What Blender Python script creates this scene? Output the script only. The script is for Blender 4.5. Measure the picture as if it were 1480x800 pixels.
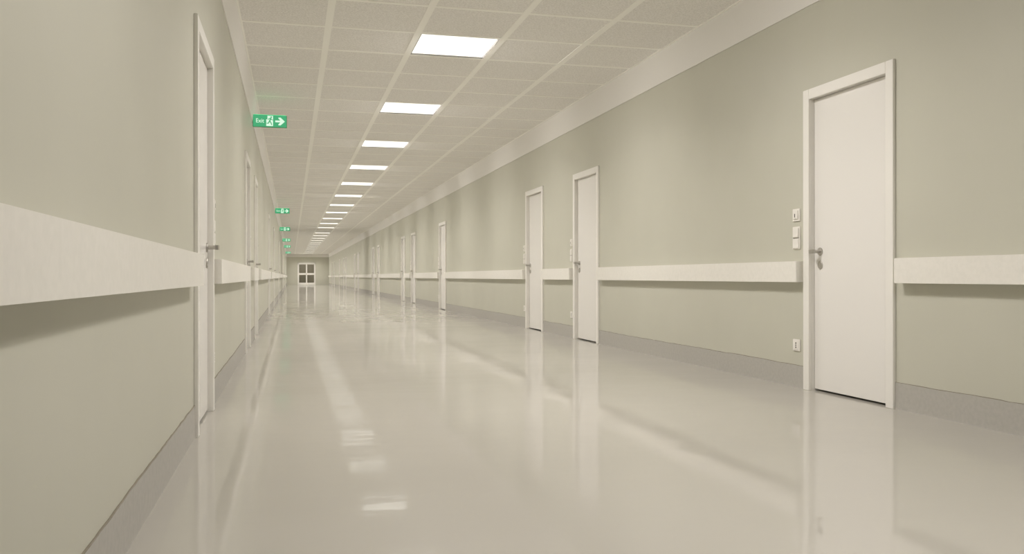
import bpy, bmesh, math, random
from mathutils import Vector, Matrix
random.seed(7)
C = bpy.context.scene.collection
for o in list(bpy.data.objects):
    bpy.data.objects.remove(o)

# ------------------------------------------------------------------ camera
# corridor runs along +Y, X to the right, floor at z = 0 (metres)
CAM_H = 0.79
XR, XL = 3.492, -0.465            # wall faces
ZC, ZCR = 2.97, 2.667             # ceiling, lower edge of the cove
Y0, YE = -3.2, 85.5               # near and far end
cam_d = bpy.data.cameras.new('camera')
cam = bpy.data.objects.new('camera', cam_d); C.objects.link(cam)
cam_d.sensor_width = 36.0; cam_d.sensor_fit = 'HORIZONTAL'
cam_d.lens = 1256.8 / 1480 * 36
cam_d.clip_start = 0.02; cam_d.clip_end = 300
cam.location = (0, 0, CAM_H)
yaw, pit, rol = 0.2483, -0.0005, -0.0009
F = Vector((math.sin(yaw)*math.cos(pit), math.cos(yaw)*math.cos(pit), math.sin(pit)))
Rr = Vector((math.cos(yaw), -math.sin(yaw), 0)); U = Rr.cross(F)
r2 = math.cos(rol)*Rr + math.sin(rol)*U; u2 = -math.sin(rol)*Rr + math.cos(rol)*U
cam.rotation_euler = Matrix((r2, u2, -F)).transposed().to_euler()
sc = bpy.context.scene
sc.camera = cam

# ------------------------------------------------------------------ world, exposure
w = bpy.data.worlds.new('world'); sc.world = w; w.use_nodes = True
w.node_tree.nodes['Background'].inputs[0].default_value = (0.03, 0.028, 0.024, 1)
w.node_tree.nodes['Background'].inputs[1].default_value = 1.0
sc.view_settings.view_transform = 'Standard'
try: sc.view_settings.look = 'None'
except Exception: pass
sc.view_settings.exposure = 0.0
sc.view_settings.gamma = 1.0
sc.view_settings.use_curve_mapping = False
PANEL_STRENGTH = 1.6
PANEL_COLOR = (1.0, 0.96, 0.85)
LAMP_POWER, LAMP_SPREAD = 34.0, 144      # lamp added under each panel; limited spread keeps floor reflections dim
SIDE_POWER, SIDE_SPREAD, SIDE_TILT = 9.2, 134, 40   # tilted fill lamps added below each panel to brighten the upper walls
LAMP_COLOR = (1.0, 0.945, 0.925)
sc.cycles.max_bounces = 14; sc.cycles.diffuse_bounces = 12; sc.cycles.glossy_bounces = 4
sc.cycles.use_denoising = True; sc.cycles.denoising_input_passes = 'RGB_ALBEDO_NORMAL'
SIGN_STRENGTH = 1.0

# ------------------------------------------------------------------ materials
def mat(name, col, rough=0.5, spec=0.5, metal=0.0):
    m = bpy.data.materials.new(name); m.use_nodes = True
    b = m.node_tree.nodes['Principled BSDF']
    b.inputs['Base Color'].default_value = (*col, 1)
    b.inputs['Roughness'].default_value = rough
    b.inputs['Specular IOR Level'].default_value = spec
    b.inputs['Metallic'].default_value = metal
    return m
def nodes(m): return m.node_tree.nodes, m.node_tree.links, m.node_tree.nodes['Principled BSDF']
def coords(m, scale=(1, 1, 1)):
    n, l, b = nodes(m)
    tc = n.new('ShaderNodeTexCoord'); mp = n.new('ShaderNodeMapping'); mp.inputs['Scale'].default_value = scale
    l.new(tc.outputs['Object'], mp.inputs['Vector']); return mp.outputs['Vector']
def mottle(m, a, b_, scale, detail=3, lo=0.35, hi=0.65, cs=(1, 1, 1)):
    n, l, b = nodes(m)
    t = n.new('ShaderNodeTexNoise'); t.inputs['Scale'].default_value = scale; t.inputs['Detail'].default_value = detail
    l.new(coords(m, cs), t.inputs['Vector'])
    r = n.new('ShaderNodeValToRGB'); r.color_ramp.elements[0].position = lo; r.color_ramp.elements[1].position = hi
    r.color_ramp.elements[0].color = (*a, 1); r.color_ramp.elements[1].color = (*b_, 1)
    l.new(t.outputs['Fac'], r.inputs['Fac']); l.new(r.outputs['Color'], b.inputs['Base Color'])
    return t
def bump(m, scale, strength, dist, detail=2, cs=(1, 1, 1)):
    n, l, b = nodes(m)
    t = n.new('ShaderNodeTexNoise'); t.inputs['Scale'].default_value = scale; t.inputs['Detail'].default_value = detail
    l.new(coords(m, cs), t.inputs['Vector'])
    bp = n.new('ShaderNodeBump'); bp.inputs['Strength'].default_value = strength; bp.inputs['Distance'].default_value = dist
    l.new(t.outputs['Fac'], bp.inputs['Height']); l.new(bp.outputs['Normal'], b.inputs['Normal'])
    return bp
M = {}
M['wall'] = mat('wall_paint', (.53, .525, .445), .42, .35)
mottle(M['wall'], (.52, .515, .436), (.54, .535, .454), 1.3, 3)
M['end_wall'] = M['wall']
M['cove'] = mat('cove_paint', (.76, .745, .71), .5, .3)
M['grid'] = mat('grid_paint', (.92, .91, .86), .5, .3)
M['tile'] = mat('ceiling_tile', (.58, .57, .52), .9, .1)
mottle(M['tile'], (.73, .715, .68), (.87, .855, .825), 75, 3)
M['base'] = mat('baseboard_vinyl', (.42, .40, .385), .75, .12)
mottle(M['base'], (.425, .412, .378), (.455, .440, .404), 45, 3)
M['sealant'] = mat('sealant', (.22, .20, .155), .7, .2)
M['door'] = mat('door_paint', (.775, .76, .725), .22, .45)
M['casing'] = mat('casing_paint', (.80, .785, .74), .35, .4)
M['rail'] = mat('rail_laminate', (.78, .765, .71), .4, .35)
mottle(M['rail'], (.765, .75, .695), (.795, .777, .722), 40, 3)
M['steel'] = mat('brushed_steel', (.50, .48, .44), .4, .5, .9)
M['plate'] = mat('switch_plastic', (.80, .78, .73), .3, .5)
M['dark'] = mat('dark_slot', (.10, .09, .08), .6, .3)
M['frame_metal'] = mat('light_frame_metal', (.25, .24, .22), .5, .4)
M['sign_body'] = mat('sign_housing', (.05, .33, .15), .4, .4)
M['gap'] = mat('door_gap_dark', (.05, .045, .04), .8, .1)
def emis(name, col, s):
    m = bpy.data.materials.new(name); m.use_nodes = True; n = m.node_tree.nodes; n.clear()
    e = n.new('ShaderNodeEmission'); o = n.new('ShaderNodeOutputMaterial')
    e.inputs[0].default_value = (*col, 1); e.inputs[1].default_value = s
    m.node_tree.links.new(e.outputs[0], o.inputs[0]); return m
M['panel'] = emis('panel_glow', PANEL_COLOR, PANEL_STRENGTH)
M['sign_green'] = emis('sign_green_glow', (.075, .42, .19), SIGN_STRENGTH)
M['sign_white'] = emis('sign_white_glow', (.75, 1.0, .78), SIGN_STRENGTH)
M['sign_edge'] = emis('sign_edge_glow', (.03, .8, .28), 2.4*SIGN_STRENGTH)
# glossy poured floor with a faint waviness
fl = M['floor'] = mat('polished_floor', (.52, .50, .435), .10, .5)
n, l, b = nodes(fl)
mottle(fl, (.423, .407, .362), (.438, .421, .375), .7, 3)
b.inputs['Coat Weight'].default_value = 0.0
t1 = n.new('ShaderNodeTexNoise'); t1.inputs['Scale'].default_value = 1.0; t1.inputs['Detail'].default_value = 5.0; t1.inputs['Roughness'].default_value = .5
l.new(coords(fl, (.9, 1.3, 1)), t1.inputs['Vector'])
bp = n.new('ShaderNodeBump'); bp.inputs['Strength'].default_value = 1.0; bp.inputs['Distance'].default_value = 0.0036
l.new(t1.outputs['Fac'], bp.inputs['Height']); l.new(bp.outputs['Normal'], b.inputs['Normal'])
t2 = n.new('ShaderNodeTexNoise'); t2.inputs['Scale'].default_value = 1.6; t2.inputs['Detail'].default_value = 3
l.new(coords(fl), t2.inputs['Vector'])
mr = n.new('ShaderNodeMapRange'); mr.inputs['From Min'].default_value = .35; mr.inputs['From Max'].default_value = .65
mr.inputs['To Min'].default_value = .03; mr.inputs['To Max'].default_value = .085
l.new(t2.outputs['Fac'], mr.inputs['Value']); l.new(mr.outputs['Result'], b.inputs['Roughness'])
# a worn film over the polish: part of the gloss is broad
b2 = n.new('ShaderNodeBsdfPrincipled'); b2.inputs['Roughness'].default_value = .30; b2.inputs['Specular IOR Level'].default_value = .5
l.new(b.inputs['Base Color'].links[0].from_socket, b2.inputs['Base Color']); l.new(bp.outputs['Normal'], b2.inputs['Normal'])
mxf = n.new('ShaderNodeMixShader'); mxf.inputs[0].default_value = .12
t3 = n.new('ShaderNodeTexNoise'); t3.inputs['Scale'].default_value = .8; t3.inputs['Detail'].default_value = 3
l.new(coords(fl, (1, .6, 1)), t3.inputs['Vector'])
m3 = n.new('ShaderNodeMapRange'); m3.inputs['From Min'].default_value = .35; m3.inputs['From Max'].default_value = .65
m3.inputs['To Min'].default_value = .18; m3.inputs['To Max'].default_value = .205
l.new(t3.outputs['Fac'], m3.inputs['Value']); l.new(m3.outputs['Result'], mxf.inputs[0])
l.new(b.outputs[0], mxf.inputs[1]); l.new(b2.outputs[0], mxf.inputs[2]); l.new(mxf.outputs[0], n['Material Output'].inputs[0])
# clear glass
g = M['glass'] = mat('clear_glass', (1, 1, 1), 0, .5)
n, l, b = nodes(g); n.remove(b)
tr = n.new('ShaderNodeBsdfTransparent'); gl = n.new('ShaderNodeBsdfGlossy'); gl.inputs['Roughness'].default_value = .03
tr.inputs[0].default_value = (.88, .86, .84, 1)
fr = n.new('ShaderNodeFresnel'); fr.inputs[0].default_value = 1.5; mx = n.new('ShaderNodeMixShader')
l.new(fr.outputs[0], mx.inputs[0]); l.new(tr.outputs[0], mx.inputs[1]); l.new(gl.outputs[0], mx.inputs[2])
l.new(mx.outputs[0], n['Material Output'].inputs[0])

# ------------------------------------------------------------------ helpers
def box(bm, x0, x1, y0, y1, z0, z1, bevel=0.0, seg=2):
    x0, x1 = min(x0, x1), max(x0, x1); y0, y1 = min(y0, y1), max(y0, y1); z0, z1 = min(z0, z1), max(z0, z1)
    r = bmesh.ops.create_cube(bm, size=1.0); vs = r['verts']
    for v in vs:
        v.co = Vector(((x0+x1)/2 + v.co.x*(x1-x0), (y0+y1)/2 + v.co.y*(y1-y0), (z0+z1)/2 + v.co.z*(z1-z0)))
    if bevel > 0:
        es = list({e for v in vs for e in v.link_edges})
        bmesh.ops.bevel(bm, geom=es, offset=bevel, segments=seg, affect='EDGES', clamp_overlap=True)
def prism(bm, pts, axis, a, b_):
    """extrude a closed 2D outline; axis 'y': pts are (x,z); 'z': (x,y); 'x': (y,z)"""
    def P(p, t):
        return {'y': (p[0], t, p[1]), 'z': (p[0], p[1], t), 'x': (t, p[0], p[1])}[axis]
    A = [bm.verts.new(P(p, a)) for p in pts]; B = [bm.verts.new(P(p, b_)) for p in pts]
    nn = len(pts)
    for i in range(nn): bm.faces.new((A[i], A[(i+1) % nn], B[(i+1) % nn], B[i]))
    bm.faces.new(A); bm.faces.new(B[::-1])
def lathe_x(bm, prof, cy, cz, sgn, x0, n_=24, ey=1.0, ez=1.0):
    """profile (depth, radius) turned about an axis along X"""
    rings = []
    for d, r in prof:
        rings.append([bm.verts.new((x0 + sgn*d, cy + r*ey*math.cos(2*math.pi*k/n_), cz + r*ez*math.sin(2*math.pi*k/n_))) for k in range(n_)])
    for a, b_ in zip(rings, rings[1:]):
        for k in range(n_): bm.faces.new((a[k], a[(k+1) % n_], b_[(k+1) % n_], b_[k]))
    bm.faces.new(rings[0]); bm.faces.new(rings[-1][::-1])
def obj(name, bm, m, parent=None, smooth=False):
    bmesh.ops.recalc_face_normals(bm, faces=bm.faces)
    me = bpy.data.meshes.new(name); bm.to_mesh(me); bm.free()
    me.materials.append(M[m] if isinstance(m, str) else m)
    if smooth:
        for p in me.polygons: p.use_smooth = True
        try: me.set_sharp_from_angle(angle=math.radians(35))
        except Exception: pass
    o = bpy.data.objects.new(name, me); C.objects.link(o)
    if parent: o.parent = parent
    return o
def tag(o, label, cat, group=None, kind=None):
    o['label'] = label; o['category'] = cat
    if group: o['group'] = group
    if kind: o['kind'] = kind
    return o
def empty(name, loc=(0, 0, 0)):
    o = bpy.data.objects.new(name, None); o.empty_display_size = .1; C.objects.link(o); o.location = loc; return o
def copy_tree(o, parent=None):
    c = o.copy(); C.objects.link(c)
    if parent: c.parent = parent
    for ch in list(o.children): copy_tree(ch, c)
    return c
ORD = ['first', 'second', 'third', 'fourth', 'fifth', 'sixth', 'seventh', 'eighth', 'ninth', 'tenth', 'eleventh', 'twelfth',
       'thirteenth', 'fourteenth', 'fifteenth', 'sixteenth', 'seventeenth', 'eighteenth', 'nineteenth', 'twentieth',
       'twenty-first', 'twenty-second', 'twenty-third', 'twenty-fourth', 'twenty-fifth']

# door centres along each wall
DR = [4.932, 10.077, 12.397, 20.47, 25.58, 27.98, 36.16, 38.5, 47.4, 50.0, 58.3, 60.8, 66.2, 74.6, 78.2]
DL = [4.99, 9.76, 12.02, 18.9, 24.1, 33.1, 44.0, 55.0, 68.0]
HW, DZ = .47, 2.084               # half outer width and height of a door casing
OW, OZ = .445, 2.06               # opening in the wall
WT = .16                          # wall thickness

# ------------------------------------------------------------------ setting: walls, floor, ceiling
bm = bmesh.new(); box(bm, XL-WT, XR+WT, Y0-WT, YE+3.2, -.12, 0)
tag(obj('floor', bm, 'floor'), 'glossy poured beige floor mirroring the doors', 'floor', kind='structure')
def side_wall(name, x, sgn, doors, label):
    bm = bmesh.new(); y = Y0
    for d in doors:
        box(bm, x, x-sgn*WT, y, d-OW, 0, ZC+.2)
        box(bm, x, x-sgn*WT, d-OW, d+OW, OZ, ZC+.2)
        y = d+OW
    box(bm, x, x-sgn*WT, y, YE, 0, ZC+.2)
    for d in doors: box(bm, x-sgn*(WT+.002), x-sgn*(WT+.03), d-.6, d+.6, 0, 2.3)
    tag(obj(name, bm, 'wall'), label, 'wall', kind='structure')
side_wall('wall_right', XR, -1, DR, 'long greenish beige wall with white doors and a handrail, running away on the right')
side_wall('wall_left', XL, 1, DL, 'greenish beige wall close to the camera under the exit signs')
bm = bmesh.new(); box(bm, XL-WT, XR+WT, Y0-WT, Y0, 0, ZC+.2)
tag(obj('wall_front', bm, 'wall'), 'plain beige wall closing the corridor behind the camera', 'wall', kind='structure')
GX0, GX1, GZ = .565, 2.22, 2.13
bm = bmesh.new()
box(bm, XL-WT, GX0, YE, YE+WT, 0, ZC+.2); box(bm, GX1, XR+WT, YE, YE+WT, 0, ZC+.2); box(bm, GX0, GX1, YE, YE+WT, GZ, ZC+.2)
tag(obj('wall_back', bm, 'end_wall'), 'far end wall of the corridor around the glazed double door', 'wall', kind='structure')
# dim lobby beyond the glazed door
bm = bmesh.new()
box(bm, -.4, -.3, YE+WT, YE+3.2, 0, 2.7); box(bm, 3.1, 3.2, YE+WT, YE+3.2, 0, 2.7)
box(bm, -.4, 3.2, YE+3.1, YE+3.2, 0, 2.7); box(bm, -.4, 3.2, YE+WT, YE+3.2, 2.6, 2.7)
tag(obj('wall_lobby', bm, 'wall'), 'dim lobby walls seen through the glazed door at the far end', 'wall', kind='structure')

ll = bpy.data.lights.new('lobby_fill_lamp', 'AREA'); ll.shape = 'SQUARE'; ll.size = 1.2; ll.energy = 22; ll.color = (1, .93, .84)  # unseen fill lamp, added so the door panes look less dark
lo = bpy.data.objects.new('lobby_fill_lamp', ll); C.objects.link(lo); lo.location = (1.4, YE+1.7, 2.58)
# ceiling: tile panels with openings where the lights sit, plus the grid
TP = .7874; BX = .3137; LY = 7.7733 - .025       # pitch, a bar line in x, a bar line in y
NLIGHT = []
ny = int((YE-Y0)/TP)+3
rows0 = -int((LY-Y0)/TP)-1
light_rows = []
r = -8
while r <= 40: light_rows.append(r); r += 4
r = 46
while LY+(r+1)*TP < YE-.2: light_rows.append(r); r += 4
light_rows = [r for r in light_rows if LY+r*TP > Y0] + [96]
bm = bmesh.new()
for c in range(-1, 4):
    x0, x1 = BX+c*TP, BX+(c+1)*TP
    x0 = max(x0, XL-.02); x1 = min(x1, XR+.02)
    if c == 3: x1 = XR+.02
    for rr in range(rows0, rows0+ny):
        y0, y1 = max(LY+rr*TP, Y0-.01), min(LY+(rr+1)*TP, YE+.01)
        if y1 <= y0 or (c == 1 and rr in light_rows): continue
        box(bm, x0, x1, y0, y1, ZC, ZC+.015)
ceil = tag(obj('ceiling', bm, 'tile'), 'suspended ceiling of speckled square mineral tiles', 'ceiling', kind='structure')
bm = bmesh.new()
for c in range(0, 4): box(bm, BX+c*TP-.030, BX+c*TP+.030, Y0, YE, ZC-.003, ZC+.004) if c < 4 else None
for rr in range(rows0, rows0+ny):
    y = LY+rr*TP
    if Y0 < y < YE-.05: box(bm, XL+.03, XR-.03, y-.022, y+.022, ZC-.0025, ZC+.004)
for xe, s in ((XL+.035, 1), (XR-.035, -1)): box(bm, xe, xe+s*.024, Y0, YE, ZC-.007, ZC+.004)
obj('ceiling_grid', bm, 'grid', ceil)

# cove moulding along the three walls
prof = [(0, ZCR), (.010, ZCR), (.0135, ZCR+.012), (.016, ZCR+.06), (.020, ZCR+.12), (.026, ZCR+.18), (.034, ZCR+.24), (.045, ZCR+.303), (0, ZCR+.303)]
def cove(name, pts_fn, axis, a, b_, label):
    bm = bmesh.new(); prism(bm, [pts_fn(p) for p in prof], axis, a, b_)
    tag(obj(name, bm, 'cove', smooth=True), label, 'moulding', kind='structure')
cove('trim_1', lambda p: (XL+p[0], p[1]), 'y', Y0, YE, 'tall plain cove moulding between the ceiling and the wall with the exit signs')
cove('trim_2', lambda p: (XR-p[0], p[1]), 'y', Y0, YE, 'tall plain cove moulding between the ceiling and the long right wall')
cove('trim_3', lambda p: (YE-p[0], p[1]), 'x', XL, XR, 'cove moulding over the far end wall')

# baseboards: vinyl skirting with a slightly wandering sealed upper edge
def gaps(doors, ya, yb):
    out = []; y = ya
    for d in doors: out.append((y, d-HW)); y = d+HW
    out.append((y, yb)); return out
def baseboard(name, x, sgn, doors, label):
    bm = bmesh.new(); bs = bmesh.new()
    for a, b_ in gaps(doors, Y0, YE):
        st = .06 if b_ < 16 else .2
        nn = max(2, int((b_-a)/st)); prev = None; h = 0
        for i in range(nn+1):
            y = a+(b_-a)*i/nn; h = .75*h + random.uniform(-.0022, .0022)
            z = .160+h
            pts = [(0, 0), (.007, 0), (.006, .006), (.0055, .018), (.005, .05), (.005, z), (0, z)]
            ring = [bm.verts.new((x+sgn*p, y, q)) for p, q in pts]
            t = .0010+.0014*random.random()
            rs = [bs.verts.new((x+sgn*p, y, q)) for p, q in [(0, z-.001), (.0056, z-.001), (.0035, z+t), (0, z+t)]]
            if prev:
                for A, B, bb in ((prev[0], ring, bm), (prev[1], rs, bs)):
                    for k in range(len(A)): bb.faces.new((A[k], A[(k+1) % len(A)], B[(k+1) % len(A)], B[k]))
            else:
                bm.faces.new(ring); bs.faces.new(rs)
            prev = (ring, rs)
        bm.faces.new(prev[0][::-1]); bs.faces.new(prev[1][::-1])
    o = tag(obj(name, bm, 'base'), label, 'baseboard', kind='structure')
    obj('sealant_line', bs, 'sealant', o)
baseboard('baseboard_right', XR, -1, DR, 'grey vinyl baseboard along the long right wall')
baseboard('baseboard_left', XL, 1, DL, 'grey vinyl baseboard along the wall beneath the exit signs')

# ------------------------------------------------------------------ ceiling lights
def make_light():
    root = empty('ceiling_light')
    bm = bmesh.new(); a = TP/2-.031; t = .006; zt = .09
    x0, x1, y0, y1 = -a, a, -TP/2+.021, TP/2-.021
    for X0, X1, Ya, Yb in ((x0, x0+t, y0, y1), (x1-t, x1, y0, y1), (x0, x1, y0, y0+t), (x0, x1, y1-t, y1)):
        box(bm, X0, X1, Ya, Yb, -.002, zt)
    box(bm, x0, x1, y0, y1, zt-.004, zt)
    obj('frame', bm, 'frame_metal', root)
    bm = bmesh.new(); box(bm, x0+t+.001, x1-t-.001, y0+t+.001, y1-t-.001, .012, .018)
    obj('diffuser', bm, 'panel', root)
    ld = bpy.data.lights.new('panel_lamp', 'AREA'); ld.shape = 'SQUARE'; ld.size = 2*a-.03; ld.energy = LAMP_POWER
    ld.color = LAMP_COLOR; ld.spread = math.radians(LAMP_SPREAD)
    lo = bpy.data.objects.new('panel_lamp', ld); C.objects.link(lo); lo.parent = root; lo.location = (0, 0, .008)
    for s in (-1, 1):
        ld = bpy.data.lights.new('side_fill_lamp', 'AREA'); ld.shape = 'RECTANGLE'; ld.size = .06; ld.size_y = 2*a-.06; ld.energy = SIDE_POWER
        ld.color = LAMP_COLOR; ld.spread = math.radians(SIDE_SPREAD)
        lo = bpy.data.objects.new('side_fill_lamp', ld); C.objects.link(lo); lo.parent = root; lo.location = (s*.12, 0, -.024)
        lo.rotation_euler = (0, -s*math.radians(SIDE_TILT), 0)
    return root
lp = None; vis = 0
for rr in light_rows:
    o = make_light() if lp is None else copy_tree(lp)
    lp = lp or o
    o.location = (BX+1.5*TP, LY+(rr+.5)*TP, ZC)
    if rr == 96:                       # extra panel added to brighten the end wall, same power as the rest
        for ch in o.children:
            if ch.type == 'LIGHT': ch.data = ch.data.copy(); ch.data.energy *= 1.0
    if rr < 0:
        tag(o, 'square ceiling light above the near end of the corridor, outside the view, %s of two' % ORD[len(range(-8, rr, 4)) % 4], 'ceiling light', 'square lights of the corridor ceiling')
    else:
        tag(o, 'lit square ceiling panel, %s in the row counting from the near end' % ORD[vis], 'ceiling light', 'square lights of the corridor ceiling')
        vis += 1

# ------------------------------------------------------------------ doors
def make_door(sgn, name):
    root = empty(name)
    X = lambda d: sgn*d
    bm = bmesh.new(); P = .020; cw = .070
    box(bm, X(-.0), X(P), -HW, -HW+cw, 0, DZ, .002); box(bm, X(0), X(P), HW-cw, HW, 0, DZ, .002)
    box(bm, X(0), X(P), -HW+cw-.001, HW-cw+.001, DZ-cw, DZ, .002)
    # lining of the opening
    ow = HW-cw
    box(bm, X(.001), X(-.13), -OW, -ow, 0, OZ); box(bm, X(.001), X(-.13), ow, OW, 0, OZ); box(bm, X(.001), X(-.13), -OW, OW, DZ-cw, OZ)
    # stop strips behind the leaf
    for s in (-1, 1): box(bm, X(-.068), X(-.085), s*ow, s*(ow-.014), 0, DZ-cw)
    box(bm, X(-.068), X(-.085), -ow, ow, DZ-cw-.014, DZ-cw)
    obj('door_frame', bm, 'casing', root)
    bm = bmesh.new(); rf = -.024 if sgn < 0 else -.013
    box(bm, X(rf), X(-.064), -ow+.0025, ow-.0025, .013, DZ-cw-.003, .0015)
    leaf = obj('door_leaf', bm, 'door', root)
    hy, hz, f = .328, .960, rf
    bm = bmesh.new()
    lathe_x(bm, [(0, .027), (.005, .027), (.009, .025), (.010, .012)], hy, hz, sgn, X(f))
    lathe_x(bm, [(.009, .012), (.054, .012), (.060, .013)], hy, hz, sgn, X(f))
    prism(bm, [(X(f+.050), hy-.016), (X(f+.066), hy-.014), (X(f+.071), hy), (X(f+.072), hy+.024), (X(f+.068), hy+.038), (X(f+.056), hy+.038), (X(f+.053), hy+.02)], 'z', hz-.013, hz+.013)
    h = obj('door_handle', bm, 'steel', leaf, True)
    bm = bmesh.new(); kz = .868
    lathe_x(bm, [(0, .027), (.004, .027), (.008, .024), (.008, .018), (.005, .017), (.005, .001)], hy, kz, sgn, X(f), ez=1.08)
    k = obj('keyhole_plate', bm, 'steel', leaf, True)
    return root
group = {'r': 'white doors along the right wall', 'l': 'white doors along the wall with exit signs'}
pr, pl = make_door(-1, 'door_1'), make_door(1, 'door_%d' % (len(DR)+1))
nd = 0
noter = {0: ', the big one with switches and an outlet beside it', 1: ', near one of the first close pair', 2: ', far one of the first close pair', 3: ', standing alone',
         4: ', near one of the second close pair', 5: ', far one of the second close pair'}
notel = {0: ', seen edge-on with its handle sticking out', 1: ', near one of a pair', 2: ', far one of a pair'}
for side, ys, x, proto in (('r', DR, XR, pr), ('l', DL, XL, pl)):
    for i, y in enumerate(ys):
        nd += 1
        o = proto if i == 0 else copy_tree(proto)
        o.name = 'door_%d' % nd
        o.location = (x, y, 0)
        note = (noter if side == 'r' else notel).get(i, '')
        where = 'of the long right wall' if side == 'r' else 'of the wall under the exit signs'
        tag(o, 'white flush door, %s %s from the near end' % (ORD[i], where), 'door', group[side], 'structure')

# glazed double door at the far end
gd = empty('door_%d' % (nd+1), ((GX0+GX1)/2, YE, 0))
gw = (GX1-GX0)/2; f = .10
bm = bmesh.new()
for s in (-1, 1): box(bm, s*gw, s*(gw-f), -.03, .10, 0, GZ, .004)
box(bm, -gw, gw, -.03, .10, GZ-f, GZ, .004)
obj('door_frame', bm, 'casing', gd)
for s in (-1, 1):
    bm = bmesh.new(); a, b_ = s*.004, s*(gw-f-.003); ai, bi = s*.062, s*(gw-f-.035)
    box(bm, a, ai, -.02, .03, .012, GZ-f-.003, .003); box(bm, b_, bi, -.02, .03, .012, GZ-f-.003, .003)
    box(bm, ai, bi, -.018, .028, .012, .22); box(bm, ai, bi, -.018, .028, .97, 1.14); box(bm, ai, bi, -.018, .028, GZ-f-.06, GZ-f-.004)
    lf = obj('door_leaf', bm, 'casing', gd)
    for z0, z1 in ((.22, .97), (1.14, GZ-f-.06)):
        bm = bmesh.new(); box(bm, ai, bi, .002, .008, z0, z1); obj('glass_pane', bm, 'glass', lf)
    bm = bmesh.new(); box(bm, s*.025, s*.04, -.065, -.05, .98, 1.13, .003); box(bm, s*.028, s*.037, -.052, -.018, .99, 1.0); box(bm, s*.028, s*.037, -.052, -.018, 1.11, 1.12)
    obj('pull_handle', bm, 'steel', lf)
tag(gd, 'white double door with four dark glass panes in the far end wall', 'door', kind='structure')

# ------------------------------------------------------------------ handrails (crash rails)
def rail(x, sgn, ya, yb, label, grp):
    T, R_ = .062, .005
    pts = [(0, ya)]
    for k in range(7):
        a = math.pi/2*k/6; pts.append((T-R_+R_*math.sin(a), ya+R_-R_*math.cos(a)))
    for k in range(7):
        a = math.pi/2*k/6; pts.append((T-R_+R_*math.cos(a), yb-R_+R_*math.sin(a)))
    pts.append((0, yb))
    bm = bmesh.new(); prism(bm, [(x+sgn*(p+.0005), q) for p, q in pts], 'z', .749, .896)
    es = [e for e in bm.edges if abs(e.verts[0].co.z-e.verts[1].co.z) < 1e-6 and all(abs(v.co.x-x) > .001 for v in e.verts)]
    bmesh.ops.bevel(bm, geom=es, offset=.005, segments=2, affect='EDGES')
    o = obj('handrail', bm, 'rail', smooth=True)
    # put the origin on the rail itself
    o.data.transform(Matrix.Translation((-x, -(ya+yb)/2, -.82))); o.location = (x, (ya+yb)/2, .82)
    tag(o, label, 'handrail', grp)
for side, ys, x, sgn, wh in (('r', DR, XR, -1, 'the long right wall'), ('l', DL, XL, 1, 'the wall under the exit signs')):
    gp = gaps(ys, Y0, YE)
    for i, (a, b_) in enumerate(gp):
        aa, bb = (a+.022 if i else a+.01), b_-(.16 if side == 'l' and i == 0 else .06)
        if i == len(gp)-1: bb = YE-.02
        if i == 0: lab = 'broad cream handrail board on %s, before the first door' % wh
        elif i == len(gp)-1: lab = 'cream handrail board on %s, from last door to end wall' % wh
        else: lab = 'cream handrail board on %s, between its %s and %s doors' % (wh, ORD[i-1], ORD[i])
        rail(x, sgn, aa, bb, lab, 'handrail boards on '+wh)

# ------------------------------------------------------------------ switches and outlets on the far side of each door
def plate_parts(sgn, kind):
    X = lambda d: sgn*d
    if kind == 'outlet':
        root = empty('power_outlet'); bm = bmesh.new(); box(bm, 0, X(.008), -.045, .045, -.042, .042, .003); obj('plate', bm, 'plate', root)
        bm = bmesh.new()
        for yy in (-.024, .024): pass
        prism(bm, [(-.030, -.030), (.030, -.030), (.030, .030), (-.030, .030)], 'x', X(.008), X(.011)); c = obj('socket', bm, 'plate', root)
        bm = bmesh.new()
        for zz in (-.015, .015): lathe_x(bm, [(0, .0065), (.0012, .0065)], 0, zz, sgn, X(.0105), 12)
        box(bm, X(.0105), X(.0117), -.006, .006, -.004, .004)
        obj('pin_holes', bm, 'dark', c)
    elif kind == 'single':
        root = empty('light_switch'); bm = bmesh.new(); box(bm, 0, X(.009), -.046, .046, -.045, .045, .003); obj('plate', bm, 'plate', root)
        bm = bmesh.new(); box(bm, X(.008), X(.016), -.030, .030, -.030, .034, .003); c = obj('rocker', bm, 'plate', root)
        bm = bmesh.new(); box(bm, X(.0155), X(.0168), .002, .012, -.016, .010); obj('indicator_mark', bm, 'dark', c)
    else:
        root = empty('light_switch'); bm = bmesh.new(); box(bm, 0, X(.009), -.046, .046, -.081, .081, .003); obj('plate', bm, 'plate', root)
        for zc in (-.040, .038):
            bm = bmesh.new(); box(bm, X(.008), X(.015), -.036, .036, zc-.034, zc+.034, .003); obj('rocker', bm, 'plate', root)
        bm = bmesh.new(); box(bm, X(.008), X(.0102), -.038, .038, -.0028, .0008); obj('dividing_line', bm, 'dark', root)
    return root
for side, ys, x, sgn, wh in (('r', DR[:8], XR, -1, 'the long right wall'), ('l', DL[:4], XL, 1, 'the wall under the exit signs')):
    protos = {}
    for kind, z, desc, cat in (('single', 1.225, 'white single switch plate', 'switch'),
                               ('double', 1.062, 'tall white two-rocker switch plate', 'switch'),
                               ('outlet', .300, 'white wall socket, low down', 'outlet')):
        for i, y in enumerate(ys):
            o = plate_parts(sgn, kind) if kind not in protos else copy_tree(protos[kind])
            protos.setdefault(kind, o)
            dy = .574 if side == 'r' else .575
            if side == 'r' and i == 1: dy = .565
            o.location = (x, y+dy, z)
            tag(o, '%s, beside the %s door of %s' % (desc, ORD[i], wh), cat, {'single': 'single switches', 'double': 'double switches', 'outlet': 'wall sockets'}[kind]+' beside the doors')

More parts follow.
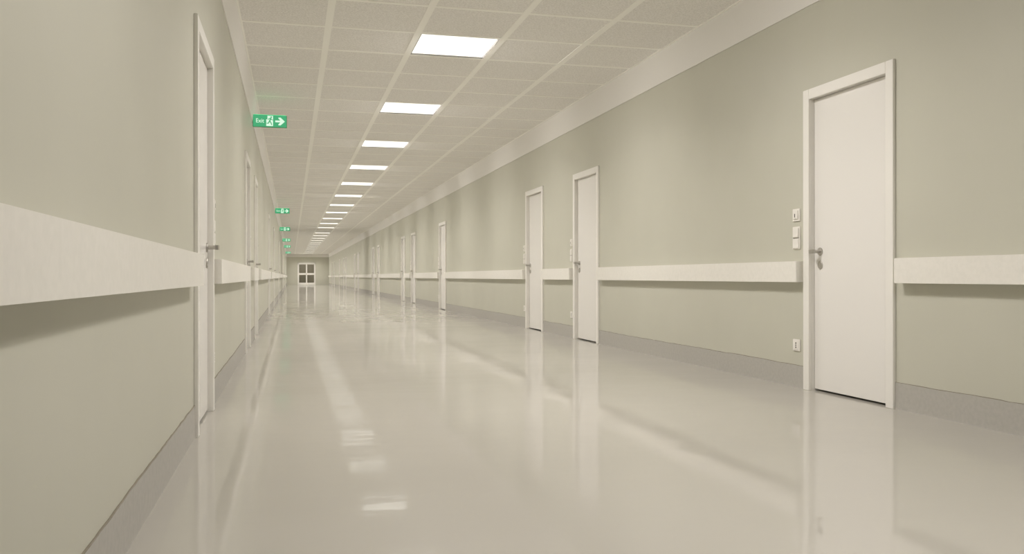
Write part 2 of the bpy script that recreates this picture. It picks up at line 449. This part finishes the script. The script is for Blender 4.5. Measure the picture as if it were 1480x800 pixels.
# ------------------------------------------------------------------ exit signs
SW, SH, SD = .400, .145, .045
def make_sign():
    root = empty('exit_sign')
    bm = bmesh.new(); box(bm, 0, SW, 0, SD, -SH/2, SH/2, .003); obj('housing', bm, 'sign_body', root)
    bm = bmesh.new(); box(bm, .004, SW-.004, -.002, .004, -SH/2+.003, SH/2-.003); face = obj('sign_face', bm, 'sign_green', root)
    bm = bmesh.new(); box(bm, .01, SW-.01, .006, SD-.006, SH/2-.001, SH/2+.003); obj('light_slot', bm, 'sign_edge', root)
    bm = bmesh.new(); box(bm, -.012, .001, .005, SD-.005, -.03, .03); obj('wall_bracket', bm, 'casing', root)
    # lettering
    cu = bpy.data.curves.new('lettering', 'FONT'); cu.body = 'Exit'; cu.size = .070; cu.extrude = .0008; cu.offset = .0004
    cu.align_x = 'CENTER'; cu.align_y = 'CENTER'
    to = bpy.data.objects.new('tmp', cu); C.objects.link(to)
    bpy.context.view_layer.update()
    me = bpy.data.meshes.new_from_object(to.evaluated_get(bpy.context.evaluated_depsgraph_get()))
    bpy.data.objects.remove(to)
    me.transform(Matrix.Translation((.084, -.0032, .0)) @ Matrix.Rotation(math.radians(90), 4, 'X') @ Matrix.Diagonal((.90, 1, 1, 1)))
    me.materials.clear(); me.materials.append(M['sign_white']); me.name = 'lettering'
    t = bpy.data.objects.new('lettering', me); C.objects.link(t); t.parent = face
    # white doorway with a running figure cut in green
    bm = bmesh.new(); prism(bm, [(.158, -.060), (.237, -.060), (.237, .064), (.172, .064), (.172, .020), (.158, .020)], 'y', -.004, -.002)
    dwy = obj('doorway_pictogram', bm, 'sign_white', face)
    bm = bmesh.new()
    def limb(p, q, w_, w2=None):
        w2 = w2 or w_; d = (Vector(q)-Vector(p)).normalized(); nrm = Vector((-d.y, d.x))
        P, Q = Vector(p), Vector(q)
        prism(bm, [tuple(P+nrm*w_), tuple(P-nrm*w_), tuple(Q-nrm*w2), tuple(Q+nrm*w2)], 'y', -.0052, -.0038)
    prism(bm, [(.216+.0095*math.cos(a*.5236), .048+.0095*math.sin(a*.5236)) for a in range(12)], 'y', -.0052, -.0038)
    limb((.212, .038), (.197, .0), .0085, .0075)
    limb((.210, .032), (.190, .030), .0045, .004); limb((.190, .032), (.178, .014), .004, .0035)
    limb((.212, .032), (.224, .014), .0045, .004); limb((.224, .016), (.236, .016), .004, .0035)
    limb((.199, .002), (.213, -.020), .007, .0055); limb((.213, -.018), (.222, -.048), .0055, .0045)
    limb((.197, .002), (.184, -.026), .007, .0055); limb((.186, -.026), (.162, -.028), .0055, .0045)
    obj('running_figure', bm, 'sign_green', face)
    bm = bmesh.new()
    prism(bm, [(.263, -.011), (.322, -.011), (.300, -.036), (.300, -.047), (.326, -.047), (.376, 0), (.326, .047), (.300, .047), (.300, .036), (.322, .011), (.263, .011)], 'y', -.004, -.002)
    obj('arrow', bm, 'sign_white', face)
    return root
SY = [10.95, 25.8, 35.6, 46.2, 56.1, 70.4]
sp = None
for i, y in enumerate(SY):
    o = make_sign() if sp is None else copy_tree(sp)
    sp = sp or o
    o.location = (XL+.012, y, 2.677)
    tag(o, 'green lit exit sign with white arrow, %s from the near end%s' % (ORD[i], ', large enough to read' if i == 0 else ''), 'exit sign', 'green exit signs along the wall')
